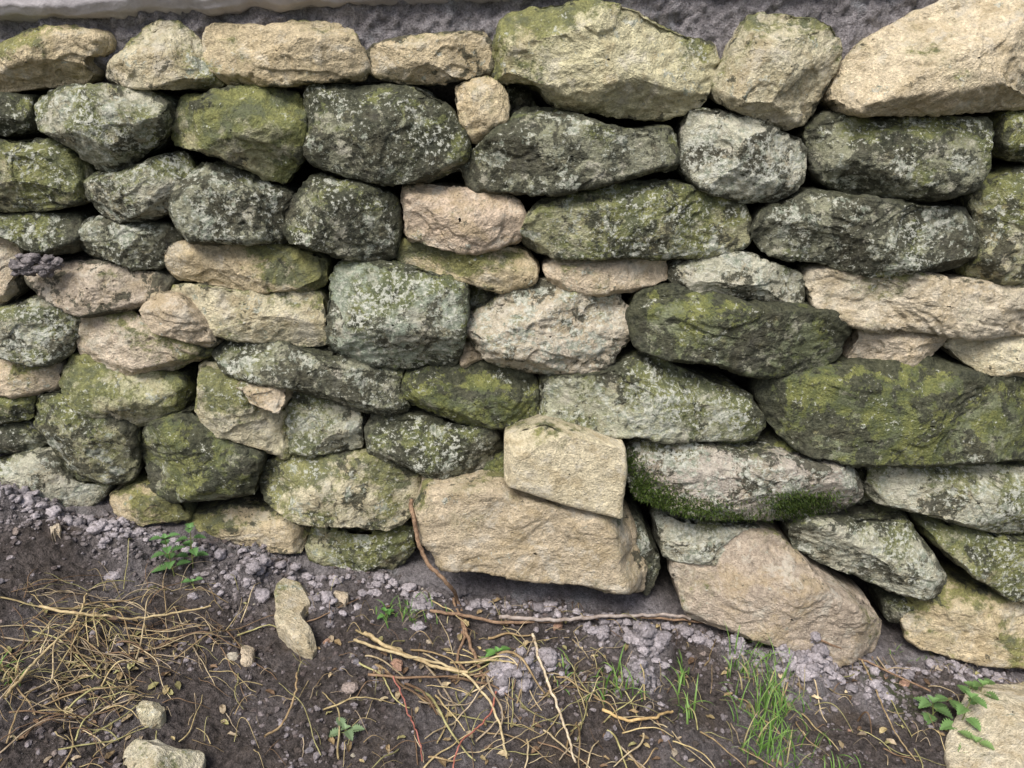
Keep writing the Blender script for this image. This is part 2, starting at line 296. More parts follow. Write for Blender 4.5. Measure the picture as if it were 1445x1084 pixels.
def build_rock(outline,yb,D,r,lo=False,flat=False,strata=False,backs=((.998,.02),(.985,.05),(.94,.09),(.7,.12)),disp=1.0,seed=0,under=0,bot=True):
    N=len(outline); cen=outline.mean(0); rel=outline-cen
    K1,K2=(6,10) if lo else (15,28)
    tt=np.r_[1-.20*np.linspace(0,1,K1)**1.8,np.linspace(.80,.015,K2+1)[1:]]
    n=8 if flat else r.uniform(5.5,9)
    nb=len(backs); rows=nb+len(tt)
    V=np.zeros((rows,N,3)); E=np.zeros((rows,N))
    for i,(sc,yy) in enumerate(reversed(backs)):
        V[i,:,0]=cen[0]+rel[:,0]*sc; V[i,:,2]=cen[1]+rel[:,1]*sc; V[i,:,1]=yb+yy; E[i]=1+yy*10
    X=cen[0]+np.outer(tt,rel[:,0]); Z=cen[1]+np.outer(tt,rel[:,1])
    h0=D*np.clip(1-tt**n,0,1)**(1/n); h=np.repeat(h0[:,None],N,1)
    wob=.004*perlin(X*22,Z*22,Z*0,seed+3)+.0028*perlin(X*60,Z*60,Z*0,seed+4)
    ex,ez=np.ptp(rel[:,0])/2,np.ptp(rel[:,1])/2
    tx,tz=(r.uniform(-.30,.30),r.uniform(-.35,.15)) if not flat else (r.uniform(-.1,.1),-.08)
    h=np.minimum(h,D*(1+tx*(X-cen[0])/ex+tz*(Z-cen[1])/ez)-D*.06+wob*.3)
    def plane(az,off,ta,lvl,kk):
        nonlocal h
        dx,dz=math.cos(az),math.sin(az)
        hp=D*lvl-ta*((X-cen[0])*dx+(Z-cen[1])*dz-off)+wob*math.cos(kk*2.1)
        h=np.minimum(h,hp)
    def ext(az): return (rel[:,0]*math.cos(az)+rel[:,1]*math.sin(az)).max()
    if not flat:
        az=math.pi/2+r.uniform(-.4,.4); e=ext(az); off=r.uniform(.2,.6)*e; plane(az,off,r.uniform(.6,1.2)*D/(e-off),r.uniform(.92,1),9)
        if bot: az=-math.pi/2+r.uniform(-.35,.35); e=ext(az); off=r.uniform(.5,.75)*e; plane(az,off,r.uniform(.8,1.1)*D/(e-off),1.0,12)
        for k in range(4):
            az=r.uniform(0,2*math.pi); e=ext(az); off=r.uniform(-.1,.6)*e; plane(az,off,r.uniform(.4,.95)*D/(e-off),r.uniform(.88,1.0),k)
    if under:
        az=-math.pi/2-.15; e=ext(az); off=.52*e; plane(az,off,1.05*D/(e-off),1.0,12)
        az=.25; e=ext(az); off=.78*e; plane(az,off,1.1*D/(e-off),1.0,13)
    for k in range(4):
        az=r.uniform(0,2*math.pi); e=ext(az); off=r.uniform(.68,.88)*e; plane(az,off,r.uniform(.8,1.6)*D*.6/(e-off),.98,k+5)
    h=np.maximum(h,h0[:,None]*.22)
    V[nb:,:,0]=X;V[nb:,:,2]=Z;V[nb:,:,1]=yb-h; E[nb:]=tt[:,None]
    du=np.roll(V,-1,1)-np.roll(V,1,1); dv=np.gradient(V,axis=0)
    nn=np.cross(dv,du); nn/=np.maximum(np.linalg.norm(nn,axis=2,keepdims=True),1e-9)
    out=V-np.array([cen[0],yb+.03,cen[1]]); nn=nn*np.sign((nn*out).sum(2).mean())
    a=r.uniform(-.3,.3); ca,sa=math.cos(a),math.sin(a)
    x=V[...,0]+seed*1.37; y=V[...,1]; z=V[...,2]
    xr=x*ca+z*sa; zr=-x*sa+z*ca; sz=2.3 if strata else 1.3
    n1=perlin(xr*10,y*10,zr*10*sz,seed)
    q=n1*5+.35*perlin(x*45,y*45,z*45,seed+31)+r.uniform(0,1); fl=np.floor(q); fr=q-fl; ter=(fl+np.clip((fr-.45)/.10,0,1))/5-r.uniform(0,.1)
    d=.001*n1+.022*ter*(1.1 if strata else .85)
    rd=1-np.abs(fbm(xr*24,y*24,zr*24*sz,2,seed+50))*2
    d+=.0015*(rd-.6)+ .0032*fbm(x*68,y*68,z*68,3,seed+90,.65)
    pit=np.clip(perlin(x*80,y*80,z*80,seed+7)-.28,0,1); d-=.014*pit
    cenv=d[-1].mean(); w=np.clip((.06-tt)/.045,0,1)[:,None]; d[nb:]=d[nb:]*(1-w)+cenv*w
    scale=min(1,D/.05)*disp*(0.6 if flat else .9)
    V=V+nn*d[...,None]*scale
    verts=V.reshape(-1,3)
    i=np.arange(rows-1)[:,None]; j=np.arange(N)[None,:]; j2=(j+1)%N
    f=np.stack([i*N+j+0*j2,i*N+j2,(i+1)*N+j2,(i+1)*N+j],-1).reshape(-1,4)
    return verts,f,E.ravel(),cen
wall=empty("dry_stone_wall")
mossy=None
for si,(kd,poly,o) in enumerate(S):
    r=random.Random(si*31+5); tint,ms,dk,pl=PRE[kd]
    tint=np.array(o.get('tint',tint))*r.uniform(.92,1.07); ms=o.get('moss',ms);dk=o.get('dark',dk);pl=o.get('pale',pl)
    lo=o.get('lo',0)
    p=np.array(poly,float); w,h=np.ptp(p[:,0]),np.ptp(p[:,1])
    D=o.get('D',min(.065,max(.035,.00055*min(w,h)))); yb=o.get('y0',0)+r.uniform(-.006,.006)
    p=chaikin(p,o.get('ch',1),o.get('cr',.87)); per=np.linalg.norm(p-np.roll(p,1,0),axis=1).sum()
    N=int(min(250,max(90,per/3.0))); 
    if lo: N=60
    p=resample(p,N); cpx=p.mean(0); dl=p-cpx; jit=1.8*perlin(p[:,0]/18,p[:,1]/18,p[:,0]*0,si)*(0 if o.get('flat') else 1)
    p=p+dl/np.linalg.norm(dl,axis=1)[:,None]*(2.2+jit)[:,None]
    W=wallpt(p[:,0],p[:,1],yb-D*.5); ol=W[:,[0,2]]
    v,f,e,cen=build_rock(ol,yb,D,r,lo=lo,flat=o.get('flat',0),strata=o.get('strata',0),seed=si,disp=o.get('disp',1),under=o.get('under',0))
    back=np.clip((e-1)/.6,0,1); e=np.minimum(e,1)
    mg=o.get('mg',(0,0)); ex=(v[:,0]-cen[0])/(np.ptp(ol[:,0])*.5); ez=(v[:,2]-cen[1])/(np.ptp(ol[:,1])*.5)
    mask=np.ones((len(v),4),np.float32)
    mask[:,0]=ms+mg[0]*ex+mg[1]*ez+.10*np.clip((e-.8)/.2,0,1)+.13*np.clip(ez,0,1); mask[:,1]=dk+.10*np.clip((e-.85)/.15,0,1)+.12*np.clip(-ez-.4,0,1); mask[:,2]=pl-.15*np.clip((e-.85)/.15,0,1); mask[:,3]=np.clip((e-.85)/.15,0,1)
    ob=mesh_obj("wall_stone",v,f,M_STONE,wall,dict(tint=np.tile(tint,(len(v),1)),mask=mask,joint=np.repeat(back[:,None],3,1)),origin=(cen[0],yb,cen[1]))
    if o.get('tag')=='mossy': mossy=BVHTree.FromPolygons([tuple(a) for a in v],f.tolist())
tick("stones")
# ---------------------------------------------------------------- ground profile
gl=np.array([(-400,640),(-100,668),(0,697),(150,752),(280,785),(430,818),(590,838),(760,858),(900,880),(960,895),(1100,925),(1250,945),(1445,958),(1800,970)],float)
gp=wallpt(gl[:,0],gl[:,1],-.06)
def gmacro(x,y):
    zb=np.interp(x,gp[:,0],gp[:,2]); w=np.exp(-(np.abs(y)/2.5)**2)*np.exp(-(np.maximum(np.abs(x)-1,0)/2.5)**2)
    return w*(zb+.07*(np.clip(y,-1.5,0)+.06))+ (1-w)*(-.05)
HEAPS=[]; LOOK=None
def gs(x,y):
    x=np.atleast_1d(np.asarray(x,float)); y=np.atleast_1d(np.asarray(y,float))
    i=np.clip(np.searchsorted(xs,x)-1,0,len(xs)-2); j=np.clip(np.searchsorted(ys,y)-1,0,len(ys)-2)
    a=np.clip((x-xs[i])/(xs[i+1]-xs[i]),0,1); b=np.clip((y-ys[j])/(ys[j+1]-ys[j]),0,1)
    return (LOOK[j,i]*(1-a)+LOOK[j,i+1]*a)*(1-b)+(LOOK[j+1,i]*(1-a)+LOOK[j+1,i+1]*a)*b
def on_ground(u,v,full=True):
    d=ray(u,v); t=1.2
    fn=gs if full else gmacro
    for _ in range(14):
        P=C+d*t; g=float(fn(np.array([P[0]]),np.array([P[1]]))[0])
        t+= (P[2]-g)/max(.2,-d[2])*.8
    return C+d*t
for (u,v,rad,hh) in [(915,930,.042,.05),(905,975,.035,.03),(1130,955,.07,.045),(1040,930,.035,.018),(720,970,.045,.03),(770,940,.04,.02),(330,825,.09,.018),(170,778,.08,.020),(590,855,.07,.010),(30,725,.08,.02),(850,905,.05,.014),(1235,990,.055,.02),(460,860,.05,.012)]:
    P=on_ground(u,v,full=False); HEAPS.append((P[0],P[1],rad,hh))
def heapw(x,y):
    s=np.zeros_like(x); a=np.zeros_like(x); wx=x+.02*perlin(x*22,y*22,x*0,44); wy=y+.02*perlin(x*22,y*22,x*0+7,45)
    for hx,hy,rad,hh in HEAPS:
        g=np.exp(-(((wx-hx)/rad)**2+((wy-hy)/(rad*.8))**2)**1.5); a+=g*hh; s=np.maximum(s,g*min(1,hh/.03))
    return a,s
def ground_z(x,y):
    z=gmacro(x,y); near=np.exp(-(np.maximum(np.hypot(x*.6,y)-1.2,0)/.8)**2)
    a,s=heapw(x,y)
    z=z+a*(.8+1.0*fbm(x*20,y*20,x*0,2,15))
    z=z+.022*fbm(x*7,y*7,x*0+.5,2,3)+ near*(.012*fbm(x*26,y*26,x*0+.5,3,11,.6)+.0045*fbm(x*110,y*110,x*0+.5,2,19,.6))
    wx=x+.012*perlin(x*40,y*40,x*0,5); wy=y+.012*perlin(x*40,y*40,x*0+4,6)
    wv,wr=worley2(wx*38,wy*38,2); wv2,wr2=worley2(wx*95,wy*95,8)
    msk=np.clip(fbm(x*9,y*9,x*0,2,77)*1.8+.30+1.3*s+.5*np.exp(-((y+.05)/.05)**2),0,1.7)
    z=z+near*msk*(.016*np.clip(.62-wv,0,1)*(.3+wr*1.4)+.013*np.clip(.6-wv2,0,1)*(.2+wr2))
    return z
def axis(fine0,fine1,step,far):
    a=np.arange(fine0,fine1,step); g=step*1.35**np.arange(1,60); up=fine1+np.cumsum(g); up=up[up<far]; up=np.r_[up,far]
    dn=fine0-np.cumsum(g); dn=dn[dn>-far]; dn=np.r_[dn,-far]
    return np.r_[dn[::-1],a,up]
xs=axis(-1.0,1.0,.0021,400); ys=axis(-.62,.03,.0021,400)
X,Y=np.meshgrid(xs,ys); Zg=ground_z(X.ravel(),Y.ravel()).reshape(X.shape); LOOK=Zg
nx,ny=len(xs),len(ys)
i=np.arange(ny-1)[:,None]*nx+np.arange(nx-1)[None,:]
f=np.stack([i,i+1,i+nx+1,i+nx],-1).reshape(-1,4)
gm=np.zeros((nx*ny,3),np.float32); a,s=heapw(X.ravel(),Y.ravel())
xf,yf=X.ravel(),Y.ravel()
gm[:,0]=np.clip(s*.6+.50*np.exp(-((yf+.03)/.045)**2)+.04+.7*fbm(xf*5,yf*5,xf*0,3,41),0.0,.8)
gm[:,1]=np.clip(.12+.4*fbm(xf*4,yf*4,xf*0,2,61),0,1)+.55*np.exp(-((xf-.72)**2+(yf+.12)**2)/.012)+np.clip((np.hypot(xf,yf)-2.5)/2,0,.9)
mesh_obj("ground",np.stack([xf,yf,Zg.ravel()],1),f,M_EARTH,None,dict(mask=gm))
tick("ground")
# ---------------------------------------------------------------- mortar core of wall
cz=np.arange(-.25,1.12,.004); cx=axis(-1.0,1.0,.0035,1.9); CX,CZ=np.meshgrid(cx,cz); xx,zz=CX.ravel(),CZ.ravel()
topz=wallpt(722,110,0)[2]; gb=np.interp(xx,gp[:,0],gp[:,2])
up=np.clip((zz-(topz-.05))/.07,0,1); dn=np.clip((gb+.055-zz)/.05,0,1)
dep=.09*(1-np.maximum(up,dn))+ .004*up -.035*dn
wv,wr=worley2(xx*34+fbm(xx*20,zz*20,xx*0,2,5),zz*34+fbm(xx*20,zz*20,xx*0+3,2,9),3); wv2,wr2=worley2(xx*85,zz*85,4)
dep=dep-.018*fbm(xx*14,zz*14,xx*0,4,33,.6)-(.010+.012*dn)*np.clip(.6-wv,0,1)*(.3+wr*1.3)-.009*np.clip(.6-wv2,0,1)*(.3+wr2)-.004*fbm(xx*90,zz*90,xx*0,2,35)
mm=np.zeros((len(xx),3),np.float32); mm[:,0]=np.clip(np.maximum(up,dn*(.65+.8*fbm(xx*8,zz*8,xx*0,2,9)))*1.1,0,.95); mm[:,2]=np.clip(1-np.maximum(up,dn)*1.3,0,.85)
nx2,nz2=len(cx),len(cz); i=np.arange(nz2-1)[:,None]*nx2+np.arange(nx2-1)[None,:]
f=np.stack([i,i+1,i+nx2+1,i+nx2],-1).reshape(-1,4)
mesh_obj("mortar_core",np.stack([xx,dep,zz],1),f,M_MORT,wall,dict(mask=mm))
a0=wallpt(0,31,-.02); a1=wallpt(800,-4,-.02)
sl=(a1[2]-a0[2])/(a1[0]-a0[0])
sx=np.arange(-1.9,1.9,.006); prof=[(.45,.0),(.02,.0),(.0,.002),(-.018,.008),(-.028,.02),(-.03,.04),(-.028,.085),(-.02,.10),(-.005,.108),(.45,.112)]
pp=[]
for k in range(len(prof)-1):
    for q in np.linspace(0,1,6,endpoint=False): pp.append(np.array(prof[k])*(1-q)+np.array(prof[k+1])*q)
pp.append(np.array(prof[-1])); pp=np.array(pp)
SX,SI=np.meshgrid(sx,np.arange(len(pp))); yy=pp[SI,0]; z2=pp[SI,1]+a0[2]+sl*(np.clip(SX,-1.2,1.2)-a0[0])
yy=yy-.010*fbm(SX*6,z2*6,yy*6,5,71,.6); z2=z2+.010*fbm(SX*12,z2*0,yy*8,5,75,.6)
nx3=len(sx); i=np.arange(len(pp)-1)[:,None]*nx3+np.arange(nx3-1)[None,:]
f=np.stack([i,i+1,i+nx3+1,i+nx3],-1).reshape(-1,4)
mesh_obj("concrete_capping",np.stack([SX.ravel(),yy.ravel(),z2.ravel()],1),f,M_CONC,wall)
bv=[(-1.9,.13,-.3),(1.9,.13,-.3),(1.9,.44,-.3),(-1.9,.44,-.3),(-1.9,.13,.98),(1.9,.13,.98),(1.9,.44,.98),(-1.9,.44,.98)]
mesh_obj("rubble_core",bv,[[0,1,5,4],[1,2,6,5],[2,3,7,6],[3,0,4,7],[4,5,6,7]],M_MORT,wall,dict(mask=np.tile([.5,.1,.3],(8,1))),smooth=False)
# ---------------------------------------------------------------- loose stones on soil
def loose(poly,D,kd='T',name="loose_stone",tint=None,sink=.4,seed=300,flat=0):
    p=chaikin(np.array(poly,float),2); p=resample(p,120); r=random.Random(seed)
    G=np.array([on_ground(a,b) for a,b in p[::6]]); 
    full=np.array([np.interp(np.arange(120),np.arange(0,126,6),np.r_[G[:,k],G[:1,k]]) for k in range(2)]).T
    base,ms,dk,pl=PRE[kd]
    v,f,e,cen=build_rock(full,0,D,r,backs=((.98,.01),(.9,.03)),seed=seed,disp=.6,flat=flat,bot=False)
    hh=-v[:,1].copy(); z0=np.median(G[:,2])
    gx=np.polyfit(G[:,0]-cen[0],G[:,2],1)[0]*.7
    V=np.stack([v[:,0],v[:,2],z0+hh-D*sink+.008+gx*(v[:,0]-cen[0])],1)
    mask=np.ones((len(v),4),np.float32); mask[:,0]=ms-.08;mask[:,1]=dk;mask[:,2]=pl;mask[:,3]=0
    mesh_obj(name,V,f,M_STONE,None,dict(tint=np.tile(tint or base,(len(v),1)),mask=mask,joint=np.zeros((len(v),3))),origin=(cen[0],cen[1],z0))
loose([(386,835),(405,818),(430,830),(443,850),(432,872),(424,888),(442,908),(451,930),(434,934),(405,915),(388,893),(392,875)],.022,'C',seed=301,sink=.15,tint=(.56,.49,.35),flat=1)
loose([(190,1005),(210,992),(232,1000),(236,1018),(222,1030),(200,1025)],.02,'C',seed=303,sink=.3)
loose([(165,1090),(190,1050),(240,1055),(290,1070),(292,1095),(230,1120),(170,1115)],.03,'C',seed=304,tint=(.58,.53,.40),sink=.3)
loose([(1328,1060),(1350,1020),(1365,975),(1410,968),(1460,970),(1500,1000),(1500,1090),(1440,1120),(1340,1100)],.06,'T',seed=305,tint=(.60,.53,.39),sink=.1)
loose([(335,925),(350,915),(362,925),(358,940),(342,942)],.012,'P',seed=306,sink=.3)
loose([(470,845),(482,838),(495,846),(488,858),(474,857)],.010,'P',seed=307,sink=.3)
loose([(70,748),(85,740),(88,755),(76,762)],.010,'P',seed=308,sink=.3)
tick("loose")
# ---------------------------------------------------------------- pebbles, crumbs, clods
import bmesh
bm=bmesh.new(); bmesh.ops.create_icosphere(bm,subdivisions=2,radius=1); iv=np.array([v.co[:] for v in bm.verts]); ifc=np.array([[v.index for v in f.verts] for f in bm.faces]); bm.free()
bm=bmesh.new(); bmesh.ops.create_icosphere(bm,subdivisions=3,radius=1); iv3=np.array([v.co[:] for v in bm.verts]); ifc3=np.array([[v.index for v in f.verts] for f in bm.faces]); bm.free()
def rocks_at(name,x,y,z,s,cc,mat,hi=False,smooth=False,parent=None):
    n=len(x); I,Fc=(iv3,ifc3) if hi else (iv,ifc)
    base=np.tile(I,(n,1,1)); seedo=rng.uniform(0,900,(n,1))
    dd=1+.6*perlin(base[...,0]*1.3+seedo,base[...,1]*1.3,base[...,2]*1.3,5)+.35*perlin(base[...,0]*3+seedo,base[...,1]*3,base[...,2]*3,6)
    if hi: dd=dd+.35*perlin(base[...,0]*5+seedo,base[...,1]*5,base[...,2]*5,8)+.2*perlin(base[...,0]*9+seedo,base[...,1]*9,base[...,2]*9,9)
    sc=s[:,None,None]*np.stack([rng.uniform(.8,1.4,n),rng.uniform(.7,1.1,n),rng.uniform(.5,.9,n)],1)[:,None,:]
    v=base*dd[...,None]*sc; an=rng.uniform(0,6.28,n); ca,sa=np.cos(an)[:,None],np.sin(an)[:,None]
    vx=v[...,0]*ca-v[...,1]*sa; vy=v[...,0]*sa+v[...,1]*ca
    V=np.stack([vx+x[:,None],vy+y[:,None],v[...,2]+(z+s*.1)[:,None]],-1).reshape(-1,3)
    fa=(Fc[None]+np.arange(n)[:,None,None]*len(I)).reshape(-1,3)
    return mesh_obj(name,V,fa,mat,parent,dict(tint=np.repeat(cc,len(I),0)),smooth=smooth)
def pebbles(name,n,xr,yr,smin,smax,cols,mat,heap=0,pw=2.5):
    x=rng.uniform(*xr,n*3); y=rng.uniform(*yr,n*3)
    dens=np.clip(.12+fbm(x*6,y*6,x*0,2,91)*1.3+heapw(x,y)[1]*heap+.4*np.exp(-((y+.06)/.05)**2),0.02,1); k=rng.random(n*3)<dens; x=x[k][:n];y=y[k][:n]; n=len(x)
    s=smin+(smax-smin)*rng.random(n)**pw
    ci=rng.integers(0,len(cols),n); cc=np.array(cols)[ci]*rng.uniform(.7,1.2,(n,1))
    if heap: hs=heapw(x,y)[1][:,None]*.8; cc=cc*(1-hs)+hs*np.array([[.38,.35,.365]])*rng.uniform(.7,1.2,(n,1))
    return rocks_at(name,x,y,gs(x,y),s,cc,mat)
soilc=[(.13,.105,.10),(.21,.18,.18),(.09,.073,.065),(.28,.25,.26)]
pebbles("soil_crumbs",12000,(-1.0,1.0),(-.60,-.02),.001,.0058,soilc,M_PEB,heap=1.5)
pebbles("gravel",170,(-1.0,1.0),(-.60,-.03),.002,.011,[(.45,.38,.29),(.50,.45,.36),(.33,.27,.24),(.28,.26,.28),(.45,.28,.2)],M_PEB)
# crumbly mortar clods: piled on the heaps and strewn along the wall foot
cx_,cy_,cs_,lift=[],[],[],[]
for k,(hx,hy,rad,hh) in enumerate(HEAPS):
    n=int({0:130,1:60,2:170,3:40,4:80,5:50}.get(k,26))
    for _ in range(n):
        q=abs(rng.normal(0,.55)); a=rng.uniform(0,6.28); s=.0035+.0105*rng.random()**2.0
        cx_.append(hx+rad*q*math.cos(a)); cy_.append(min(-.05,hy+rad*.8*q*math.sin(a))); cs_.append(s); lift.append(rng.uniform(0,.008)*max(0,1-q))
for _ in range(520):
    cx_.append(rng.uniform(-1,1)); cy_.append(-.055-abs(rng.normal(0,.018))); cs_.append(.0025+.009*rng.random()**2.5); lift.append(rng.uniform(0,.006))
cx_,cy_,cs_,lift=map(np.array,(cx_,cy_,cs_,lift))
rocks_at("mortar_clods",cx_,cy_,gs(cx_,cy_)+lift,cs_,np.array([.40,.365,.385])*rng.uniform(.65,1.2,(len(cx_),1)),M_PEB,hi=True,smooth=True)
# crumbs of mortar lodged in a joint of the wall
n=60; u=rng.uniform(28,88,n); v=360+rng.uniform(0,24,n); W=wallpt(u,v,-.035)
rocks_at("mortar_crumbs",W[:,0],W[:,1]-.012+rng.uniform(-.006,.006,n),W[:,2],.004+.006*rng.random(n),np.array([.30,.27,.275])*rng.uniform(.6,1.1,(n,1)),M_PEB,hi=True,smooth=True,parent=wall)
tick("clods")
# ---------------------------------------------------------------- tubes, blades, leaves
def tube_into(acc,pts,r0,r1,col,ns=5):
    pts=np.asarray(pts,float); n=len(pts); T=np.gradient(pts,axis=0); T/=np.linalg.norm(T,axis=1,keepdims=True)+1e-9
    up=np.array([0,0,1.0]) if abs(T[:,2]).mean()<.8 else np.array([0,1.0,0]); A=np.cross(T,up); A/=np.linalg.norm(A,axis=1,keepdims=True)+1e-9; B=np.cross(T,A)
    rr=np.linspace(r0,r1,n)[:,None]; base=acc['n']
    ang=2*math.pi*np.arange(ns)/ns
    V=pts[:,None,:]+A[:,None,:]*(np.cos(ang)[None,:,None]*rr[:,None])+B[:,None,:]*(np.sin(ang)[None,:,None]*rr[:,None])
    acc['v'].append(V.reshape(-1,3)); acc['c'].append(np.tile(col,(n*ns,1)))
    for i in range(n-1):
        for k in range(ns):
            a=base+i*ns+k;b=base+i*ns+(k+1)%ns; acc['f'].append((a,b,b+ns,a+ns))
    acc['n']+=n*ns
def newacc(): return dict(v=[],c=[],f=[],n=0)
def flush(acc,name,mat,parent=None,smooth=True):
    return mesh_obj(name,np.vstack(acc['v']),acc['f'],mat,parent,dict(tint=np.vstack(acc['c'])),smooth=smooth)
def smoothpath(P,n=40):
    P=np.array(P,float); m=len(P); t=np.linspace(0,m-1,n); out=[]
    for tt in t:
        i=min(int(tt),m-2); f=tt-i; p0=P[max(i-1,0)];p1=P[i];p2=P[i+1];p3=P[min(i+2,m-1)]
        out.append(.5*((2*p1)+(-p0+p2)*f+(2*p0-5*p1+4*p2-p3)*f*f+(-p0+3*p1-3*p2+p3)*f**3))
    return np.array(out)
def lying(u,v,ang,L,r,col,acc,curl=1.0,lift=.012):
    P=on_ground(u,v); n=16; x,y=P[0],P[1]; pts=[]; k=rng.normal(0,2.6*curl); a=ang; k2=rng.normal(0,16*curl)
    ph=rng.uniform(0,6); li=abs(rng.normal(0,lift))
    for i in range(n):
        pts.append((x,y)); a+=(k+k2*math.sin(i*.5+ph)*.5)*L/n+rng.normal(0,.12); x+=math.cos(a)*L/n; y+=math.sin(a)*L/n
        y=min(y,-.07)
    pts=np.array(pts); s=np.linspace(0,1,n)
    z=gs(pts[:,0],pts[:,1]); z=np.convolve(np.pad(z,2,'edge'),np.ones(5)/5,'valid')
    z=z+.002+r+li*np.sin(s*math.pi*rng.uniform(.6,1.3))
    tube_into(acc,np.column_stack([pts,z]),r,r*.5,col)
straws=newacc()
SC=[(.50,.41,.22),(.60,.50,.32),(.36,.27,.15),(.24,.16,.10),(.46,.38,.27),(.38,.36,.17)]
def cluster(n,cu,cv,su,sv,a0,sa,L0,L1,r0=.0008,r1=.0018,**k):
    for _ in range(n):
        lying(cu+rng.normal(0,su),min(1130,max(835,cv+rng.normal(0,sv))),a0+rng.normal(0,sa),rng.uniform(L0,L1),rng.uniform(r0,r1),np.array(SC[rng.integers(0,6)])*rng.uniform(.6,1.15),straws,**k)
cluster(38,130,890,110,28,.1,.35,.06,.22,r1=.0016)
cluster(40,120,880,90,35,-.2,1.2,.03,.12,r1=.0011)
cluster(45,50,1000,60,50,1.1,.6,.05,.18,r1=.0016)
cluster(40,180,980,100,60,.3,1.5,.02,.10,r1=.0012)
cluster(22,600,935,60,25,-.45,.3,.08,.2,r0=.0012,r1=.003)
cluster(28,700,960,110,40,-.5,.8,.04,.15)
cluster(34,700,1030,130,40,1.2,.7,.05,.16)
cluster(28,850,1030,90,30,-.9,.8,.05,.13,r1=.002)
cluster(26,1200,1010,110,40,-.6,1.0,.04,.12)
cluster(380,720,960,480,75,.0,1.8,.012,.06,r0=.0003,r1=.0008)
cluster(160,150,900,110,50,.0,1.8,.02,.09,r0=.0003,r1=.0008)
flush(straws,"dead_grass_stalks",M_STRAW)
def stalk(name,px,r0,r1,mat,col,lift=0.006):
    P=[]
    for q in px:
        if len(q)==3: P.append(wallpt(q[0],q[1],q[2]))
        else: P.append(on_ground(*q)+np.array([0,0,lift]))
    acc=newacc(); pts=smoothpath(P,60); pts=pts+np.stack([fbm(pts[:,0]*60,pts[:,1]*60,pts[:,2]*60,2,k)*.004 for k in (1,2,3)],1)
    tube_into(acc,pts,r0,r1,col,7); flush(acc,name,mat)
stalk("vine_stem",[(580,705,-.08),(586,745,-.10),(600,790,-.115),(632,822,-.125),(648,855),(656,890),(668,925),(684,965)],.0042,.0028,M_TWIG,(1,1,1))
stalk("vine_stem",[(640,850),(655,900),(645,935),(668,960),(690,955)],.0028,.0018,M_TWIG,(1,1,1),.008)
stalk("woody_stem",[(608,872),(660,880),(710,889),(790,886),(860,879),(960,884),(1060,895),(1150,912),(1215,940),(1310,985)],.0032,.0018,M_TWIG,(1,1,1),.016)
stalk("woody_stem",[(705,884),(780,889),(850,884),(940,881),(975,886)],.0038,.003,M_STRAW,(.40,.35,.32),.022)
stalk("dry_stem",[(515,905),(550,925),(600,948),(660,962)],.0036,.0025,M_STRAW,(.50,.40,.23),.018)
stalk("dry_stem",[(500,915),(560,935),(630,952),(668,975),(700,1020),(715,1084)],.0026,.0018,M_STRAW,(.54,.45,.27),.018)
stalk("dry_stem",[(752,905),(765,955),(785,1005),(800,1050),(812,1090)],.0026,.0016,M_STRAW,(.66,.57,.42),.018)
stalk("dry_stem",[(60,870),(120,880),(200,885),(300,868)],.0024,.0015,M_STRAW,(.52,.42,.24),.018)
stalk("dry_stem",[(10,1000),(60,940),(110,890),(125,850)],.0024,.0014,M_STRAW,(.52,.42,.24),.018)
stalk("dry_stem",[(700,985),(690,1020),(650,1060),(640,1095)],.0016,.0011,M_STRAW,(.42,.16,.12),.014)
stalk("dry_stem",[(375,1050),(400,1030),(418,990),(420,960)],.0018,.0014,M_STRAW,(.38,.28,.16),.014)
stalk("dry_stem",[(850,1010),(880,1025),(920,1022),(948,1012)],.0028,.002,M_STRAW,(.58,.42,.2),.014)
stalk("dry_stem",[(555,965),(575,1010),(590,1050),(597,1084)],.0013,.001,M_STRAW,(.38,.15,.12),.014)
stalk("dry_stem",[(1215,940),(1235,985),(1260,1040),(1290,1084)],.0018,.001,M_STRAW,(.36,.28,.16),.014)
tick("stalks")
acc=newacc()
for _ in range(260):
    u=rng.choice([rng.normal(160,110),rng.normal(680,150),rng.normal(1150,150)]); v=rng.uniform(850,1084); P=on_ground(u,v); m=5; s=rng.uniform(.004,.011); a=rng.uniform(0,6.28); d=np.array([math.cos(a),math.sin(a)]); b=acc['n']; vv=[]
    for i in range(m):
        q=(i/(m-1)-.5)*2; w=s*.4*(1-q*q)**.5+.0004
        for sd in (-1,0,1):
            vv.append([P[0]+d[0]*q*s-d[1]*sd*w,P[1]+d[1]*q*s+d[0]*sd*w,P[2]+.002+abs(sd)*w*rng.uniform(.2,1.1)+rng.uniform(0,.003)])
    acc['v'].append(np.array(vv)); acc['c'].append(np.tile(np.array(SC[rng.integers(0,6)])*rng.uniform(.45,.95),(m*3,1)))
    for i in range(m-1):
        for k in (0,1): q=b+3*i+k; acc['f'].append((q,q+1,q+4,q+3))
    acc['n']+=m*3
flush(acc,"dead_leaf_litter",M_STRAW,smooth=False)
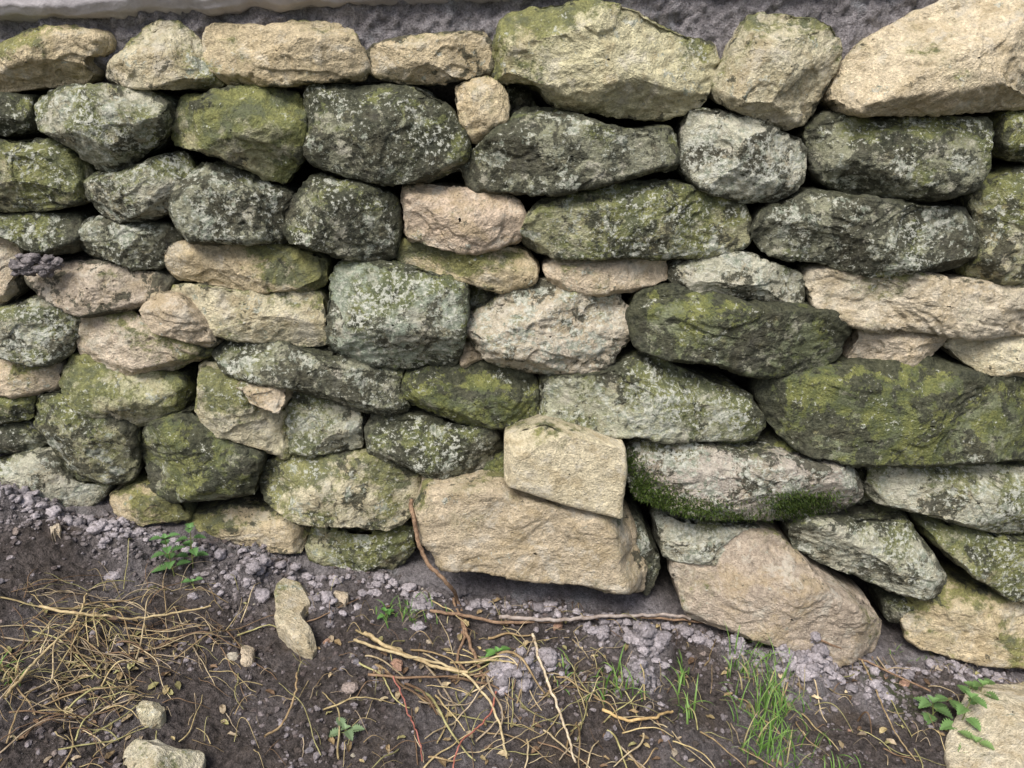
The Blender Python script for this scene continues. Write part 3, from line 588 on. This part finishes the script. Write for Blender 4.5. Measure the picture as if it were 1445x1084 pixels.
# grass
def blade(acc,root,az,L,w,lean,col):
    n=7; s=np.linspace(0,1,n); d=np.array([math.cos(az),math.sin(az),0]); side=np.array([-d[1],d[0],0]); 
    if rng.random()<.6: side=np.array([1.0,rng.uniform(-.4,.4),0])
    th=lean*s**1.2; step=L/(n-1); p=np.array(root,float); P=[p.copy()]
    for i in range(1,n): p=p+step*(d*math.sin(th[i])+np.array([0,0,math.cos(th[i])])); P.append(p.copy())
    P=np.array(P); ww=w*(1-s**1.8)*.5+.0001; b=acc['n']
    acc['v'].append(np.stack([P-side*ww[:,None],P+side*ww[:,None]],1).reshape(-1,3))
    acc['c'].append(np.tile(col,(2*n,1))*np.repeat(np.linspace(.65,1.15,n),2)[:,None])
    for i in range(n-1): acc['f'].append((b+2*i,b+2*i+1,b+2*i+3,b+2*i+2))
    acc['n']+=2*n
def tuft(name,spots,n,L0,L1,w=.0033):
    acc=newacc()
    for (u,v,su,sv,k) in spots:
        for _ in range(int(n*k)):
            P=on_ground(u+rng.normal(0,su),v+rng.normal(0,sv)); g=rng.uniform(0,1)
            col=np.array([.13,.29,.05])*(1-g)+np.array([.29,.46,.13])*g
            if rng.random()<.14: col=np.array([.5,.43,.22])
            blade(acc,P-[0,0,.003],rng.uniform(0,6.28),rng.uniform(L0,L1),rng.uniform(.5,1)*w,rng.uniform(.4,2.3),col)
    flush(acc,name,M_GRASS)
tuft("grass_tuft",[(1062,945,22,14,1.1),(1085,1010,26,20,1.9),(1100,1065,34,12,1.2)],55,.03,.085,.0030)
tuft("grass_tuft",[(868,968,18,14,1.1),(960,955,6,10,.4),(965,1005,10,6,.4)],32,.025,.075)
tuft("grass_tuft",[(580,870,22,8,1)],55,.015,.042,.0026)
tuft("grass_tuft",[(790,950,10,10,.7),(10,955,8,8,.8),(1180,1085,12,10,.5)],18,.02,.05)
tuft("grass_tuft",[(1275,925,20,8,1)],30,.01,.025,.002)
def leaf(acc,base,d,L,W,col,droop=.3,teeth=7):
    d=np.array(d,float); d/=np.linalg.norm(d); side=np.cross(d,[0,0,1.0]); side/=np.linalg.norm(side)+1e-9; nup=np.cross(side,d)
    n=2*teeth+1; s=np.linspace(0,1,n); w=W*np.sin(np.pi*np.clip(s,0,1)**.7)**.8*.5+.0002; w=w*(1+.28*((np.arange(n)%2)*2-1)); w[-1]=.0001
    mid=base+np.outer(s*L,d)-np.outer(droop*L*s**2,[0,0,1.0])
    l=mid+side*w[:,None]+nup*(w*.35)[:,None]; r_=mid-side*w[:,None]+nup*(w*.35)[:,None]; b=acc['n']
    acc['v'].append(np.stack([l,mid,r_],1).reshape(-1,3)); cc=np.tile(col,(n*3,1)).reshape(n,3,3); cc[:,1]*=.75; acc['c'].append(cc.reshape(-1,3))
    for i in range(n-1):
        for k in (0,1): a=b+3*i+k; acc['f'].append((a,a+1,a+4,a+3))
    acc['n']+=3*n
def seedling(name,px,hgt,nodes,L,W,col,lean=(0,0)):
    acc=newacc(); P=on_ground(*px); top=P+np.array([lean[0],lean[1],hgt]); pts=np.linspace(P-[0,0,.005],top,8); tube_into(acc,pts,.0013,.0008,(.25,.28,.1))
    for k in range(nodes):
        q=P+(top-P)*((k+1)/nodes); a0=k*1.57+rng.uniform(-.3,.3)+.4; sc=1-.3*k/nodes
        for m in (0,1):
            a=a0+m*math.pi; dd=(math.cos(a),math.sin(a)*.9-.1,rng.uniform(.1,.5)); pet=q+np.array(dd)*L*.25*sc
            tube_into(acc,[q,(q+pet)/2,pet],.0007,.0006,(.25,.28,.1),4)
            leaf(acc,pet,dd,L*sc,W*sc,np.array(col)*rng.uniform(.8,1.2))
    for m in range(3): leaf(acc,top,(math.cos(m*2.1),math.sin(m*2.1),1.0),L*.5,W*.45,np.array(col)*1.25)
    flush(acc,name,M_GRASS,smooth=False)
GC=(.15,.30,.10)
seedling("nettle_plant",(246,812),.080,5,.028,.018,GC,(-.0,-.01))
seedling("nettle_plant",(272,800),.078,4,.025,.017,GC,(.006,0))
seedling("nettle_plant",(273,828),.010,1,.016,.012,GC)
seedling("nettle_plant",(690,940),.03,3,.024,.015,(.15,.32,.08),(.015,0))
seedling("nettle_plant",(488,1038),.012,2,.025,.015,(.24,.34,.18))
seedling("nettle_plant",(545,872),.014,2,.015,.010,(.14,.32,.08))
seedling("nettle_plant",(1350,1035),.08,4,.034,.023,(.17,.30,.10),(.01,.0))
seedling("nettle_plant",(1318,1015),.04,3,.033,.022,(.16,.28,.10),(-.01,0))
seedling("nettle_plant",(1378,1000),.055,3,.030,.021,(.18,.30,.10))
seedling("nettle_plant",(1372,1065),.03,2,.030,.020,(.22,.34,.12))
acc=newacc()
def moss(u,v,su,sv,n):
    for _ in range(n):
        a=u+rng.normal(0,su);b=v+rng.normal(0,sv); d=ray(a,b)
        hit=mossy.ray_cast(Vector(C),Vector(d).normalized())
        if hit[0] is None: continue
        P=np.array(hit[0]); nn=np.array(hit[1]); nn=nn if nn[1]<0 else -nn
        q=nn+rng.normal(0,.6,3)+np.array([0,-.1,-.3]); q/=np.linalg.norm(q); L=rng.uniform(.003,.010)
        side=np.cross(q,rng.normal(0,1,3)); side/=np.linalg.norm(side); bs=acc['n']; w=.0009
        acc['v'].append(np.array([P-side*w,P+side*w,P+q*L*.6+side*w*.8,P+q*L,P+q*L*.6-side*w*.8])); g=rng.random()
        acc['c'].append(np.tile(np.array([.03,.06,.012])*(1-g)+np.array([.12,.17,.04])*g,(5,1)))
        acc['f'].append((bs,bs+1,bs+2,bs+3,bs+4)); acc['n']+=5
moss(905,685,9,14,800); moss(925,705,20,12,1500); moss(980,720,28,9,1300); moss(1125,713,24,10,1600); moss(1155,705,18,6,400); moss(890,650,6,10,300); moss(1040,730,25,5,300)
flush(acc,"moss_cushion",M_GRASS,wall,smooth=False)
tick("plants")
# ---------------------------------------------------------------- light
w=bpy.data.worlds.new("World"); scene.world=w; w.use_nodes=True; nt=w.node_tree
bg=nt.nodes['Background']; sky=nt.nodes.new('ShaderNodeTexSky'); sky.sky_type='NISHITA'; sky.sun_disc=False
el=math.radians(54); az=math.radians(205)
sky.sun_elevation=el; sky.sun_rotation=az; sky.air_density=1.0; sky.dust_density=4.0; sky.ozone_density=1.0
nt.links.new(sky.outputs[0],bg.inputs[0]); bg.inputs[1].default_value=.15
sl=bpy.data.lights.new("sun","SUN"); sl.energy=4.0; sl.angle=math.radians(24); sl.color=(1,.965,.905)
so=bpy.data.objects.new("sun",sl); scene.collection.objects.link(so)
dv=Vector((math.sin(az)*math.cos(el),math.cos(az)*math.cos(el),math.sin(el)))
so.rotation_euler=dv.to_track_quat('Z','Y').to_euler()
scene.view_settings.view_transform='Standard'; scene.view_settings.look='None'; scene.view_settings.exposure=0
print("verts",sum(len(o.data.vertices) for o in scene.objects if o.type=='MESH'))
